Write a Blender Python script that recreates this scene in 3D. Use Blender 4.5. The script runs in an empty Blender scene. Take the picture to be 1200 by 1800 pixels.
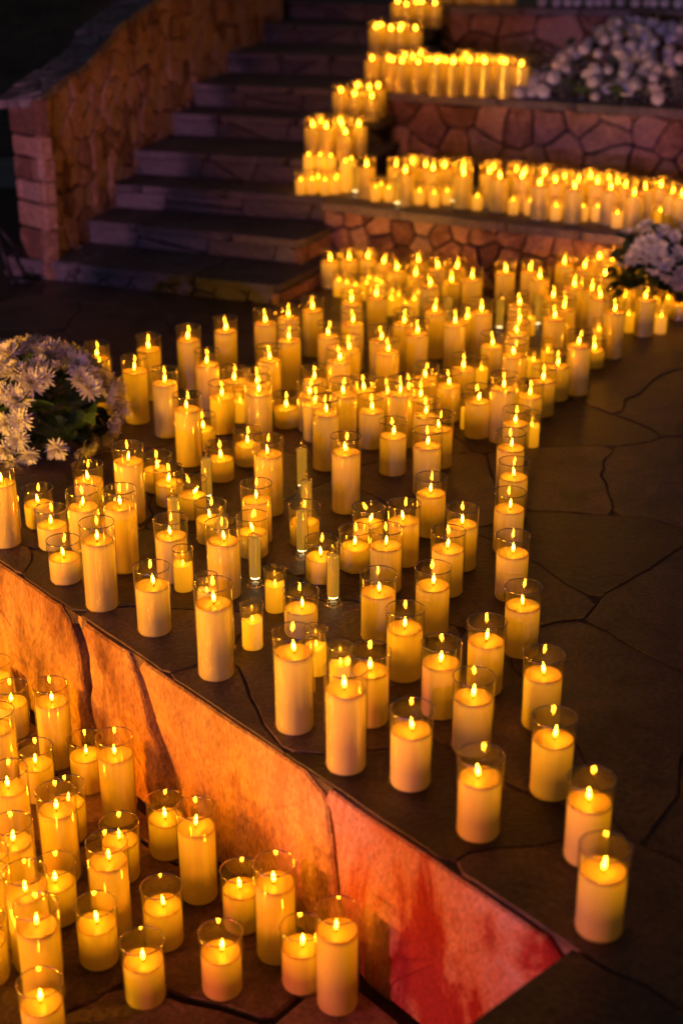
import bpy, bmesh, math, random
from math import sin, cos, tan, pi, radians, sqrt, atan2
from mathutils import Vector, Matrix, noise as mnoise

S = bpy.context.scene
COL = S.collection
random.seed(11)
# ------------------------------------------------------------------ camera
CAM_H, PITCH, FPX = 1.38, radians(23), 2500.0          # eye height above the paving, downward tilt, focal length in photo pixels
cam_d = bpy.data.cameras.new('camera'); cam = bpy.data.objects.new('camera', cam_d); COL.objects.link(cam)
cam.location = (0, 0, CAM_H); cam.rotation_euler = (pi/2-PITCH, 0, 0)
cam_d.sensor_fit = 'VERTICAL'; cam_d.sensor_height = 36; cam_d.lens = 50
cam_d.clip_start = .05; cam_d.clip_end = 400
cam_d.dof.use_dof = True; cam_d.dof.focus_distance = 3.05; cam_d.dof.aperture_fstop = 2.3
S.camera = cam
# ------------------------------------------------------------------ world: the last of dusk
W = bpy.data.worlds.new('World'); S.world = W; W.use_nodes = True
nt = W.node_tree; bg = nt.nodes['Background']
sky = nt.nodes.new('ShaderNodeTexSky'); sky.sky_type = 'NISHITA'; sky.sun_disc = False
sky.sun_elevation = radians(-1.0); sky.sun_rotation = radians(200)
nt.links.new(sky.outputs['Color'], bg.inputs['Color']); bg.inputs['Strength'].default_value = 0.10
S.view_settings.view_transform = 'Standard'; S.view_settings.look = 'None'
S.view_settings.exposure = 0.0; S.view_settings.gamma = 1.0; S.view_settings.use_curve_mapping = False
S.cycles.use_denoising = True
S.cycles.max_bounces = 7; S.cycles.diffuse_bounces = 4; S.cycles.glossy_bounces = 3
S.cycles.transparent_max_bounces = 26; S.cycles.transmission_bounces = 4
S.cycles.sample_clamp_indirect = 6.0
S.cycles.caustics_reflective = False; S.cycles.caustics_refractive = False

# ------------------------------------------------------------------ the show projectors and one added spot (the projectors throw a red, pink and violet picture from in front, low down)
def projector(name, loc, target, watts, angle, ramp, scale, seed, blend=.5, size=.02):
    l = bpy.data.lights.new(name, 'SPOT'); l.energy = watts; l.spot_size = radians(angle); l.spot_blend = blend
    l.shadow_soft_size = size
    o = bpy.data.objects.new(name, l); COL.objects.link(o); o.location = loc
    o.rotation_euler = (Vector(target)-Vector(loc)).to_track_quat('-Z', 'Y').to_euler()
    l.use_nodes = True; t = l.node_tree; em = t.nodes['Emission']
    tc = t.nodes.new('ShaderNodeTexCoord')
    mp = t.nodes.new('ShaderNodeMapping'); mp.inputs['Location'].default_value = (seed, seed*1.7, 0)
    mp.inputs['Scale'].default_value = (scale, scale*.55, scale)
    nz = t.nodes.new('ShaderNodeTexNoise'); nz.inputs['Scale'].default_value = 1; nz.inputs['Detail'].default_value = 3
    nz.inputs['Roughness'].default_value = .6; nz.inputs['Distortion'].default_value = .5
    cr = t.nodes.new('ShaderNodeValToRGB'); els = cr.color_ramp.elements
    els[0].position, els[0].color = ramp[0][0], (*ramp[0][1], 1)
    els[1].position, els[1].color = ramp[-1][0], (*ramp[-1][1], 1)
    for p, c in ramp[1:-1]:
        e = els.new(p); e.color = (*c, 1)
    t.links.new(tc.outputs['Normal'], mp.inputs['Vector']); t.links.new(mp.outputs['Vector'], nz.inputs['Vector'])
    t.links.new(nz.outputs['Fac'], cr.inputs['Fac']); t.links.new(cr.outputs['Color'], em.inputs['Color'])
    em.inputs['Strength'].default_value = 1
    return o
FIRE = [(.36, (.55, .28, .75)), (.41, (1, .30, .32)), (.44, (1, .26, .24)), (.46, (.55, .008, .008)), (.515, (.60, .01, .01)), (.535, (1, .16, .08)), (.58, (1, .42, .38)), (.66, (1, .12, .04))]
DUSK = [(.38, (.07, .12, .50)), (.46, (.30, .17, .58)), (.52, (.85, .27, .50)), (.58, (1, .36, .46)), (.66, (.32, .16, .52))]
projector('projector_or_added_spot', (-2.5, .30, -.04), (.12, 1.88, -.17), 330, 19, FIRE, 11.0, 3.1, .5, .10)
projector('projector_or_added_spot', (-2.6, -3.4, .60), (-1.27, 5.7, .36), 850, 5.6, [(.3, (1, .34, .62)), (.5, (1, .42, .70)), (.7, (.85, .28, .6))], 6.0, 2.0, .35)  # added narrow spot that brightens only the pink parapet end
projector('projector_or_added_spot', (-2.9, 1.55, -.02), (-.58, 2.98, -.17), 560, 60, [(.36, (.9, .18, .003)), (.46, (1, .40, .008)), (.54, (1, .52, .02)), (.64, (.9, .26, .005))], 5.0, 5.3, .6, .22)
projector('projector_or_added_spot', (-2.3, -3.6, 1.25), (.55, 6.4, 1.45), 600, 32, DUSK, 8.0, 8.4, .45)

VIOLET = [(.38, (.40, .22, .70)), (.48, (.85, .45, .70)), (.55, (1, .62, .66)), (.64, (.75, .40, .70))]
projector('projector_or_added_spot', (-1.6, -3.6, 1.3), (1.55, 7.0, .78), 750, 9.5, VIOLET, 12.0, 4.4, .6)

# ------------------------------------------------------------------ photo pixel -> place in the world
def ray(x, y):
    u = (x-600)/FPX; v = (y-900)/FPX
    return Vector((u, cos(PITCH)-v*sin(PITCH), -sin(PITCH)-v*cos(PITCH)))
def un(x, y, z=0.0):
    d = ray(x, y); t = (CAM_H-z)/-d.z
    return Vector((d.x*t, d.y*t, z))
def proj(p):
    Z = p[2]-CAM_H; dep = p[1]*cos(PITCH)-Z*sin(PITCH); up = p[1]*sin(PITCH)+Z*cos(PITCH)
    return 600+FPX*p[0]/dep, 900-FPX*up/dep, dep

# ------------------------------------------------------------------ object helpers
def link(o, parent=None):
    COL.objects.link(o)
    if parent: o.parent = parent
    return o
def mesh_obj(name, verts, faces, mats, parent=None, smooth=False, midx=None):
    me = bpy.data.meshes.new(name); me.from_pydata([tuple(v) for v in verts], [], faces)
    for m in (mats if isinstance(mats, (list, tuple)) else [mats]): me.materials.append(m)
    if midx: me.polygons.foreach_set('material_index', midx)
    if smooth: me.polygons.foreach_set('use_smooth', [True]*len(me.polygons))
    me.update()
    return link(bpy.data.objects.new(name, me), parent)
def tag(o, label=None, cat=None, group=None, kind=None):
    if label: o['label'] = label
    if cat: o['category'] = cat
    if group: o['group'] = group
    if kind: o['kind'] = kind
    return o
def empty(name, loc=(0, 0, 0), rz=0, parent=None):
    o = bpy.data.objects.new(name, None); o.location = loc; o.rotation_euler = (0, 0, rz); o.empty_display_size = .05
    return link(o, parent)

# ------------------------------------------------------------------ materials
def mat(name):
    m = bpy.data.materials.new(name); m.use_nodes = True; t = m.node_tree
    return m, t, t.nodes['Principled BSDF']
def N(t, kind, **kw):
    n = t.nodes.new(kind)
    for k, v in kw.items():
        if k.startswith('_'): setattr(n, k[1:], v)
        else: n.inputs[k.replace('__', ' ')].default_value = v
    return n
def stone_mat(name, cols, rough=.75, scale=9, bump=.35, fine=120, rand=.5, streak=None, spec=.4, spread=.5):
    m, t, b = mat(name)
    tc = N(t, 'ShaderNodeTexCoord'); oi = N(t, 'ShaderNodeObjectInfo')
    mp = N(t, 'ShaderNodeMapping')
    if streak: mp.inputs['Scale'].default_value = streak
    t.links.new(tc.outputs['Object'], mp.inputs['Vector'])
    n1 = N(t, 'ShaderNodeTexNoise', Scale=scale, Detail=6, Roughness=.65, Distortion=.6, _noise_dimensions='4D')
    n2 = N(t, 'ShaderNodeTexNoise', Scale=fine, Detail=4, Roughness=.7)
    w = N(t, 'ShaderNodeMath', _operation='MULTIPLY'); w.inputs[1].default_value = 37
    t.links.new(oi.outputs['Random'], w.inputs[0]); t.links.new(w.outputs[0], n1.inputs['W'])
    t.links.new(mp.outputs[0], n1.inputs['Vector']); t.links.new(mp.outputs[0], n2.inputs['Vector'])
    # noise, pushed by a per-stone random value, picks the colour
    sh = N(t, 'ShaderNodeMath', _operation='MULTIPLY_ADD'); sh.inputs[1].default_value = rand; sh.inputs[2].default_value = -rand/2
    t.links.new(oi.outputs['Random'], sh.inputs[0])
    ad = N(t, 'ShaderNodeMath', _operation='ADD'); t.links.new(n1.outputs['Fac'], ad.inputs[0]); t.links.new(sh.outputs[0], ad.inputs[1])
    cr = N(t, 'ShaderNodeValToRGB'); els = cr.color_ramp.elements
    pos = [.5-spread/2+spread*i/(len(cols)-1) for i in range(len(cols))]
    els[0].position, els[0].color = pos[0], (*cols[0], 1); els[1].position, els[1].color = pos[-1], (*cols[-1], 1)
    for p, c in zip(pos[1:-1], cols[1:-1]): els.new(p).color = (*c, 1)
    t.links.new(ad.outputs[0], cr.inputs['Fac'])
    mx = N(t, 'ShaderNodeMix', _data_type='RGBA', _blend_type='MULTIPLY'); mx.inputs['Factor'].default_value = .55
    t.links.new(cr.outputs['Color'], mx.inputs[6])
    c2 = N(t, 'ShaderNodeValToRGB'); c2.color_ramp.elements[0].position = .35; c2.color_ramp.elements[0].color = (.35, .33, .32, 1)
    c2.color_ramp.elements[1].position = .62; c2.color_ramp.elements[1].color = (1.25, 1.22, 1.18, 1)
    t.links.new(n2.outputs['Fac'], c2.inputs['Fac']); t.links.new(c2.outputs['Color'], mx.inputs[7])
    t.links.new(mx.outputs[2], b.inputs['Base Color'])
    b.inputs['Roughness'].default_value = rough; b.inputs['Specular IOR Level'].default_value = spec
    mr = N(t, 'ShaderNodeMath', _operation='MULTIPLY_ADD'); mr.inputs[1].default_value = .5; mr.inputs[2].default_value = rough-.25
    t.links.new(n1.outputs['Fac'], mr.inputs[0]); t.links.new(mr.outputs[0], b.inputs['Roughness'])
    ah = N(t, 'ShaderNodeMath', _operation='MULTIPLY_ADD'); ah.inputs[1].default_value = 2.0
    t.links.new(n1.outputs['Fac'], ah.inputs[0]); t.links.new(n2.outputs['Fac'], ah.inputs[2])
    bp = N(t, 'ShaderNodeBump', Strength=bump, Distance=.008); t.links.new(ah.outputs[0], bp.inputs['Height'])
    t.links.new(bp.outputs[0], b.inputs['Normal'])
    return m
M_SLATE = stone_mat('slate_paving', [(.04, .024, .019), (.10, .060, .045), (.21, .125, .09), (.13, .083, .064)], .38, 5, .55, 90, .35)
M_PITFLOOR = stone_mat('pit_paving', [(.10, .065, .05), (.26, .17, .12), (.40, .27, .19), (.30, .21, .16)], .6, 5, .5, 90, .35)
M_JOINT = stone_mat('mortar', [(.07, .055, .045), (.12, .09, .075), (.17, .13, .11)], .9, 20, .6, 150, 0)
M_DARKJOINT = stone_mat('dark_mortar', [(.03, .026, .024), (.06, .05, .045)], .95, 20, .6, 150, 0)  # mortar of a darker tone for cores and beds behind the stones
M_FACE = stone_mat('sandstone_face', [(.22, .09, .03), (.50, .24, .07), (.74, .42, .14), (.58, .29, .09)], .8, 8, .9, 130, .2, (1, 1, .5), .4, .36)
M_REDFACE = stone_mat('red_lit_sandstone', [(.36, .015, .012), (.44, .03, .02), (.68, .26, .13), (.76, .40, .28), (.70, .28, .14), (.80, .46, .38)], .8, 3.0, .9, 130, 0, (1.8, 1.8, .7), .4, .26)  # reddish stone with the projector's red patch painted into its colour
M_WALL = stone_mat('rough_wall_stone', [(.24, .11, .065), (.48, .25, .15), (.62, .34, .21), (.50, .31, .22)], .85, 9, .8, 70, .55)
M_STEP = stone_mat('step_stone', [(.10, .085, .08), (.17, .145, .14), (.23, .195, .185)], .8, 8, .6, 80, .25, (.6, .6, 1.6))
M_COPING = stone_mat('coping_stone', [(.14, .11, .10), (.25, .20, .17), (.33, .27, .23)], .75, 8, .5, 80, .4)
M_HILL = stone_mat('dark_scrub', [(.07, .055, .05), (.16, .12, .11), (.24, .18, .17)], 1, 3, 1, 14, 0)

def simple(name, col, rough=.5, emit=None, es=0, metal=0, spec=.5):
    m, t, b = mat(name)
    b.inputs['Base Color'].default_value = (*col, 1); b.inputs['Roughness'].default_value = rough
    b.inputs['Metallic'].default_value = metal; b.inputs['Specular IOR Level'].default_value = spec
    if emit: b.inputs['Emission Color'].default_value = (*emit, 1); b.inputs['Emission Strength'].default_value = es
    return m
FLAME_COL = (1.0, .34, .010)
def flame_mat(name, s):
    m = bpy.data.materials.new(name); m.use_nodes = True; t = m.node_tree; t.nodes.clear()
    e = N(t, 'ShaderNodeEmission', Strength=s); e.inputs['Color'].default_value = (*FLAME_COL, 1)
    tc = N(t, 'ShaderNodeTexCoord'); sp = N(t, 'ShaderNodeSeparateXYZ'); t.links.new(tc.outputs['Generated'], sp.inputs[0])
    mr = N(t, 'ShaderNodeMapRange'); mr.inputs['From Min'].default_value = 0; mr.inputs['From Max'].default_value = .5      # the foot of the plastic flame is dimmer
    mr.inputs['To Min'].default_value = s*.3; mr.inputs['To Max'].default_value = s
    t.links.new(sp.outputs['Z'], mr.inputs['Value']); t.links.new(mr.outputs[0], e.inputs['Strength'])
    o = N(t, 'ShaderNodeOutputMaterial'); t.links.new(e.outputs[0], o.inputs[0]); return m
M_FLAME = flame_mat('flame_glow', 145)
M_FLAME_S = flame_mat('small_flame_glow', 30)
M_WICK = simple('wick_black', (.02, .015, .01), .8)
def wax_mat(name, base, sss, radius, emit=None, top=None):
    m, t, b = mat(name)
    oi = N(t, 'ShaderNodeObjectInfo')
    cr = N(t, 'ShaderNodeValToRGB')
    cr.color_ramp.elements[0].color = (*[c*.9 for c in base], 1); cr.color_ramp.elements[1].color = (*base, 1)
    t.links.new(oi.outputs['Random'], cr.inputs['Fac']); 
    b.inputs['Roughness'].default_value = .45; b.inputs['Specular IOR Level'].default_value = .35
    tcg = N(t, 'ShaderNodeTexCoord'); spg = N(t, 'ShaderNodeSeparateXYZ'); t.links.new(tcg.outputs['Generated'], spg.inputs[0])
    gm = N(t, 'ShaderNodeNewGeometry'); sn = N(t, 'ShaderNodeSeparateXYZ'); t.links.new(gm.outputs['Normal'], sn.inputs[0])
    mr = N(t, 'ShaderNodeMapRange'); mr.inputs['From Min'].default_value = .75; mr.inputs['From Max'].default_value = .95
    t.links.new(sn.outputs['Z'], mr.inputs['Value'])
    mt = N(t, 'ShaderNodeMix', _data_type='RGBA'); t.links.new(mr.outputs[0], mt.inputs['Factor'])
    t.links.new(cr.outputs['Color'], mt.inputs[6]); mt.inputs[7].default_value = (*(top or base), 1)  # upward faces coloured darker amber to tame the flame's light on top
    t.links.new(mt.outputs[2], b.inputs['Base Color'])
    b.inputs['Subsurface Weight'].default_value = sss; b.inputs['Subsurface Radius'].default_value = radius
    b.inputs['Subsurface Scale'].default_value = 1.0
    tc = N(t, 'ShaderNodeTexCoord')
    nz = N(t, 'ShaderNodeTexNoise', Scale=60, Detail=3)
    mp = N(t, 'ShaderNodeMapping'); mp.inputs['Scale'].default_value = (1, 1, .12)
    t.links.new(tc.outputs['Object'], mp.inputs[0]); t.links.new(mp.outputs[0], nz.inputs['Vector'])
    bp = N(t, 'ShaderNodeBump', Strength=.12, Distance=.003); t.links.new(nz.outputs['Fac'], bp.inputs['Height']); t.links.new(bp.outputs[0], b.inputs['Normal'])
    if emit:      # electric candle: light scattering in the wax painted as emission, strongest below the top
        sp = N(t, 'ShaderNodeSeparateXYZ'); t.links.new(tc.outputs['Generated'], sp.inputs[0])
        er = N(t, 'ShaderNodeValToRGB'); er.color_ramp.elements[0].position = emit[2]; er.color_ramp.elements[0].color = (emit[3],)*3+(1,)
        er.color_ramp.elements[1].position = 1; er.color_ramp.elements[1].color = (1, 1, 1, 1)
        er.color_ramp.elements[1].position = .93
        el2 = er.color_ramp.elements.new(.975); el2.color = (.30, .30, .30, 1)
        t.links.new(sp.outputs['Z'], er.inputs['Fac'])
        ml = N(t, 'ShaderNodeMath', _operation='MULTIPLY'); ml.inputs[1].default_value = emit[1]
        t.links.new(er.outputs['Color'], ml.inputs[0]); t.links.new(ml.outputs[0], b.inputs['Emission Strength'])
        b.inputs['Emission Color'].default_value = (*emit[0], 1)
    return m
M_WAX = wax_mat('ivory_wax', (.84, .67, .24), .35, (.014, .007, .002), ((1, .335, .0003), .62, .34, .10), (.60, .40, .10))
M_WAXV = wax_mat('amber_lit_wax', (.85, .62, .35), .2, (.01, .005, .002), ((1, .36, .003), 1.15, .0, .5))
def glass_mat(name, tint, base_f, rough=.015, aniso=0):
    m = bpy.data.materials.new(name); m.use_nodes = True; t = m.node_tree; t.nodes.clear()
    tr = N(t, 'ShaderNodeBsdfTransparent'); tr.inputs['Color'].default_value = (*tint, 1)
    gl = N(t, 'ShaderNodeBsdfAnisotropic', Roughness=rough); gl.inputs['Color'].default_value = (1, 1, 1, 1)
    if aniso:        # drawn glass: faint ripples stretch every reflection up and down
        gl.inputs['Anisotropy'].default_value = aniso
        tg = N(t, 'ShaderNodeTangent', _direction_type='RADIAL', _axis='Z'); t.links.new(tg.outputs[0], gl.inputs['Tangent'])
    lw = N(t, 'ShaderNodeLayerWeight', Blend=.5)
    pw = N(t, 'ShaderNodeMath', _operation='POWER'); pw.inputs[1].default_value = 4.0
    t.links.new(lw.outputs['Facing'], pw.inputs[0])
    ma = N(t, 'ShaderNodeMath', _operation='MULTIPLY_ADD'); ma.inputs[1].default_value = 1-base_f; ma.inputs[2].default_value = base_f
    t.links.new(pw.outputs[0], ma.inputs[0])
    mx = N(t, 'ShaderNodeMixShader'); t.links.new(ma.outputs[0], mx.inputs[0]); t.links.new(tr.outputs[0], mx.inputs[1]); t.links.new(gl.outputs[0], mx.inputs[2])
    o = N(t, 'ShaderNodeOutputMaterial'); t.links.new(mx.outputs[0], o.inputs[0]); return m
M_GLASS = glass_mat('thin_clear_glass', (.975, .965, .95), .12, .042, .85)
M_RIM = glass_mat('glass_rim', (.90, .84, .74), .50, .16)
M_ACRYL = glass_mat('clear_acrylic', (.90, .84, .66), .22, .04)
M_GLOWCORE = simple('painted_glow_core', (.62, .45, .14), .35, (1, .50, .04), .42)  # golden glow painted in, for surroundings seen through clear acrylic
M_BULB = simple('warm_led_base', (.9, .85, .6), .4, (1, .80, .42), 5.0)

# ------------------------------------------------------------------ irregular stones
def clip(poly, n, c):       # keep the side where n.p <= c
    out = []
    L = len(poly)
    for i in range(L):
        a, b = poly[i], poly[(i+1) % L]
        da = n[0]*a[0]+n[1]*a[1]-c; db = n[0]*b[0]+n[1]*b[1]-c
        if da <= 0: out.append(a)
        if da*db < 0:
            s = da/(da-db); out.append((a[0]+(b[0]-a[0])*s, a[1]+(b[1]-a[1])*s))
    return out
def area(poly): return .5*sum(poly[i][0]*poly[(i+1) % len(poly)][1]-poly[(i+1) % len(poly)][0]*poly[i][1] for i in range(len(poly)))
def voronoi(x0, x1, y0, y1, sx, sy, rng, jit=.42, brick=False):
    pts = []
    ny = max(1, round((y1-y0)/sy)); nx = max(1, round((x1-x0)/sx))
    for j in range(-1, ny+1):
        for i in range(-1, nx+2):
            pts.append((x0+(i+.5+(.5 if j % 2 else 0)*(1 if brick else .5)+rng.uniform(-jit, jit))*(x1-x0)/nx,
                        y0+(j+.5+rng.uniform(-jit, jit)*(.35 if brick else 1))*(y1-y0)/ny))
    cells = []
    for a in pts:
        poly = [(x0, y0), (x1, y0), (x1, y1), (x0, y1)]
        near = sorted(pts, key=lambda q: (q[0]-a[0])**2+(q[1]-a[1])**2)[1:20]
        for q in near:
            n = (q[0]-a[0], q[1]-a[1]); c = (n[0]*(a[0]+q[0])+n[1]*(a[1]+q[1]))/2
            poly = clip(poly, n, c)
            if len(poly) < 3: break
        if len(poly) >= 3 and abs(area(poly)) > sx*sy*.04: cells.append((a, poly))
    return cells
def shrink(poly, g):
    P = poly
    for i in range(len(poly)):
        a, b = poly[i], poly[(i+1) % len(poly)]
        e = (b[0]-a[0], b[1]-a[1]); L = sqrt(e[0]**2+e[1]**2)
        if L < 1e-6: continue
        n = (e[1]/L, -e[0]/L)
        P = clip(P, n, n[0]*a[0]+n[1]*a[1]-g)
        if len(P) < 3: return []
    return P
def rough_poly(poly, rng, step, amp):
    out = []
    for i in range(len(poly)):
        a, b = poly[i], poly[(i+1) % len(poly)]
        L = sqrt((b[0]-a[0])**2+(b[1]-a[1])**2)
        if L < 1e-5: continue
        k = max(1, min(10, int(L/step)))
        nx, ny = -(b[1]-a[1])/L, (b[0]-a[0])/L
        for j in range(k):
            s = j/k; w = rng.uniform(0, amp)                       # only inwards, so stones never touch
            if j == 0: out.append((a[0]+(b[0]-a[0])*.06, a[1]+(b[1]-a[1])*.06))
            else: out.append((a[0]+(b[0]-a[0])*s+nx*w, a[1]+(b[1]-a[1])*s+ny*w))
        out.append((a[0]+(b[0]-a[0])*.94, a[1]+(b[1]-a[1])*.94))
    return out
def warp_pt(x, y, W):
    A, F, uonly, fade = W
    k = fade(x, y) if fade else 1
    v = mnoise.noise_vector(Vector((x*F, y*F, 1.7)))*A+mnoise.noise_vector(Vector((x*F*4.1, y*F*4.1, 7.7)))*A*.28
    return x+v.x*k, y+(0 if uonly else v.y*k)
def stone(name, poly, frame, mtl, parent, rng, gap=.006, depth=.03, proud=0, bev=.006, step=.09, amp=.006, bulge=0.0, warp=None):
    """poly in the plane's 2D coordinates; frame = (origin, u, v, n); front face sits `proud` along n"""
    if area(poly) < 0: poly = poly[::-1]
    p = shrink(poly, gap)
    if len(p) < 3: return None
    p = rough_poly(p, rng, step, amp)
    if warp: p = [warp_pt(x, y, warp) for x, y in p]
    if len(p) < 3 or area(p) < 1e-4: return None
    cx = sum(q[0] for q in p)/len(p); cy = sum(q[1] for q in p)/len(p)
    r = sqrt(abs(area(p)))
    O, U, V, Nn = frame
    org = O+U*cx+V*cy
    k = len(p); vs = []
    def add(f, d, jit=0):
        for q in p: vs.append(U*((q[0]-cx)*f)+V*((q[1]-cy)*f)+Nn*(d+rng.uniform(-jit, jit)))
    f1 = max(.6, 1-bev/r*1.6)
    add(1, proud-depth); add(1, proud-bev); add(f1, proud, bev*.12); add(f1*.55, proud+bulge*.7, bev*.25+bulge*.35)
    vs.append(Nn*(proud+bulge))
    fs = []
    for s in range(3):
        for i in range(k):
            j = (i+1) % k; fs.append((s*k+i, s*k+j, (s+1)*k+j, (s+1)*k+i))
    for i in range(k): fs.append((3*k+i, 3*k+(i+1) % k, 4*k))
    o = mesh_obj(name, vs, fs, mtl, parent, smooth=False)
    if parent: o.location = org-parent.location if parent.type == 'EMPTY' or True else org
    return o
def prism(name, pts, z0, z1, mtl, parent=None):
    n = len(pts)
    vs = [(p[0], p[1], z0) for p in pts]+[(p[0], p[1], z1) for p in pts]
    fs = [tuple(range(n-1, -1, -1)), tuple(range(n, 2*n))]+[(i, (i+1) % n, n+(i+1) % n, n+i) for i in range(n)]
    return mesh_obj(name, vs, fs, mtl, parent)

ZP = -.34                                                # the sunken floor
CORN = Vector((.3325, 1.6438, 0)); D1 = Vector((-.645, .764, 0)); D2 = Vector((-.731, -.682, 0))   # pit corner and its two edges
D1.normalize(); D2.normalize()
N1 = Vector((D1.y, -D1.x, 0)) ; N1 = -N1 if N1.dot(D2) < 0 else N1      # into the pit from edge 1
N2 = Vector((D2.y, -D2.x, 0)); N2 = -N2 if N2.dot(D1) < 0 else N2       # into the pit from edge 2
UP = Vector((0, 0, 1))
FLAT = (Vector((0, 0, 0)), Vector((1, 0, 0)), Vector((0, 1, 0)), UP)

# ------------------------------------------------------------------ ground: mortar bed out to the horizon, flagstones near
def far(p, d, L): return p+d*L
A1 = far(CORN, D1, 5.2); B1 = far(CORN, D2, 6.0)
bed = -.0048
ground = mesh_obj('ground', [
    (CORN.x, CORN.y, bed), (A1.x, A1.y, bed), (-60, 4, bed), (-60, 120, bed), (80, 120, bed), (80, -60, bed), (B1.x, B1.y, bed), (B1.x, -60, bed)],
    [(0, 4, 3, 1), (1, 3, 2), (0, 6, 7, 5, 4)], M_JOINT)
for p in ground.data.polygons:
    if p.normal.z < 0: p.flip()
tag(ground, kind='structure')
rng = random.Random(5)
cA = N1.x*CORN.x+N1.y*CORN.y; cB = N2.x*CORN.x+N2.y*CORN.y
def inpit(p): return N1.x*p[0]+N1.y*p[1] > cA and N2.x*p[0]+N2.y*p[1] > cB
slabs = 0
def pitfade(x, y):
    a_ = cA-(N1.x*x+N1.y*y); b_ = cB-(N2.x*x+N2.y*y)       # > 0 outside the pit
    dd_ = max(a_, b_)
    return max(.0, min(1, (dd_-.005)/.10))
GW = (.085, 2.6, False, pitfade)
for a, poly in voronoi(-2.2, 2.2, .75, 6.1, .50, .38, rng, .62):
    hit = clip(clip(poly, (-N1.x, -N1.y), -cA), (-N2.x, -N2.y), -cB)
    pieces = [poly]
    if len(hit) >= 3 and abs(area(hit)) > 1e-5:
        pieces = [q for q in (clip(poly, (N1.x, N1.y), cA), clip(clip(poly, (-N1.x, -N1.y), -cA), (N2.x, N2.y), cB)) if len(q) >= 3]
    for q in pieces:
        o = stone('flagstone', q, FLAT, M_SLATE, ground, rng, gap=.0014, depth=.035, proud=rng.uniform(-.0028, -.0003), bev=.002, step=.05, amp=.0025, warp=GW)
        if o: slabs += 1
pit = mesh_obj('sunken_floor', [(CORN.x+.02, CORN.y+.02, ZP-.012), (A1.x, A1.y, ZP-.012), (A1.x+D2.x*6, A1.y+D2.y*6, ZP-.012), (B1.x, B1.y, ZP-.012)], [(0, 1, 2, 3)], M_DARKJOINT)
if pit.data.polygons[0].normal.z < 0: pit.data.polygons[0].flip()
tag(pit, kind='structure')
for a, poly in voronoi(-2.6, .5, .45, 3.6, .46, .34, rng, .6):
    q = clip(clip(poly, (-N1.x, -N1.y), -cA-.03), (-N2.x, -N2.y), -cB-.03)
    if len(q) >= 3:
        stone('flagstone', q, FLAT, M_PITFLOOR, pit, rng, gap=.006, depth=.03, proud=ZP-rng.uniform(0, .004), bev=.004, step=.05, amp=.003, warp=(.07, 3, False, lambda x, y: max(0, min(1, ((N1.x*x+N1.y*y)-cA-.03)/.1))))

# ------------------------------------------------------------------ the low sandstone wall between the terrace and the sunken floor
pit_wall = prism('pit_wall', [CORN-N1*.035, A1-N1*.035, A1-N1*.25, CORN-N1*.25+D2*-.2], ZP-.1, bed-.002, M_DARKJOINT)
tag(pit_wall, 'low sandstone wall dropping from the candle terrace to the sunken floor, lit orange and red', 'wall')
FF = (CORN, D1, UP, N1)
def fx(px, py, top=True):        # where a photo point lies along the face
    d = ray(px, py); t = (cA-0)/(N1.x*d.x+N1.y*d.y)
    p = Vector((d.x*t, d.y*t, CAM_H+d.z*t)); return ((p-CORN).dot(D1), p.z)
j1t, j1b = fx(563, 1362)[0], fx(636, 1610)[0]
j2t, j2b = fx(290, 1290)[0], fx(350, 1460)[0]
j3t, j3b = fx(142, 1082)[0], fx(165, 1200)[0]-.04
joints = [(0, 0), (j1t, j1b), (j2t+.10, j2b), (j3t, j3b), (j3t+.55, j3b+.5), (j3t+1.2, j3b+1.25), (5.1, 5.1)]
rw = random.Random(3)
wedge = {1: (0, .0), 2: (.0, .055), 3: (.045, .0)}        # where a joint gapes, at its top or at its foot
for q, ((a0, b0), (a1, b1)) in enumerate(zip(joints, joints[1:])):
    wt, wb = wedge.get(q, (0, 0))
    poly = [(b0+wb, ZP-.03), (b1, ZP-.03), (a1, -.001), (a0+wt, -.001)]
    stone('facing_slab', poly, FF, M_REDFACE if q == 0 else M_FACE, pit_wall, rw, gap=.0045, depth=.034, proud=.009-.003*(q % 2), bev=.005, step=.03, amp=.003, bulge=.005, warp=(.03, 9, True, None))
    if wt or wb:
        sl = [(b0, ZP-.03), (b0+wb, ZP-.03), (a0+wt, -.02), (a0, -.02)] if wb else [(b0, ZP+.12), (b0+.005, ZP+.12), (a0+wt, -.004), (a0, -.004)]
        stone('facing_sliver', sl, FF, M_FACE, pit_wall, rw, gap=.004, depth=.02, proud=-.010, bev=.003, step=.03, amp=.002, warp=(.03, 9, True, None))
side_wall = prism('pit_side_wall', [CORN-N2*.02, CORN-N2*.2, B1-N2*.2, B1-N2*.02], ZP-.1, bed-.002, M_FACE)
tag(side_wall, 'stone wall closing the sunken floor on the right, seen only by its top edge', 'wall')

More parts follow.
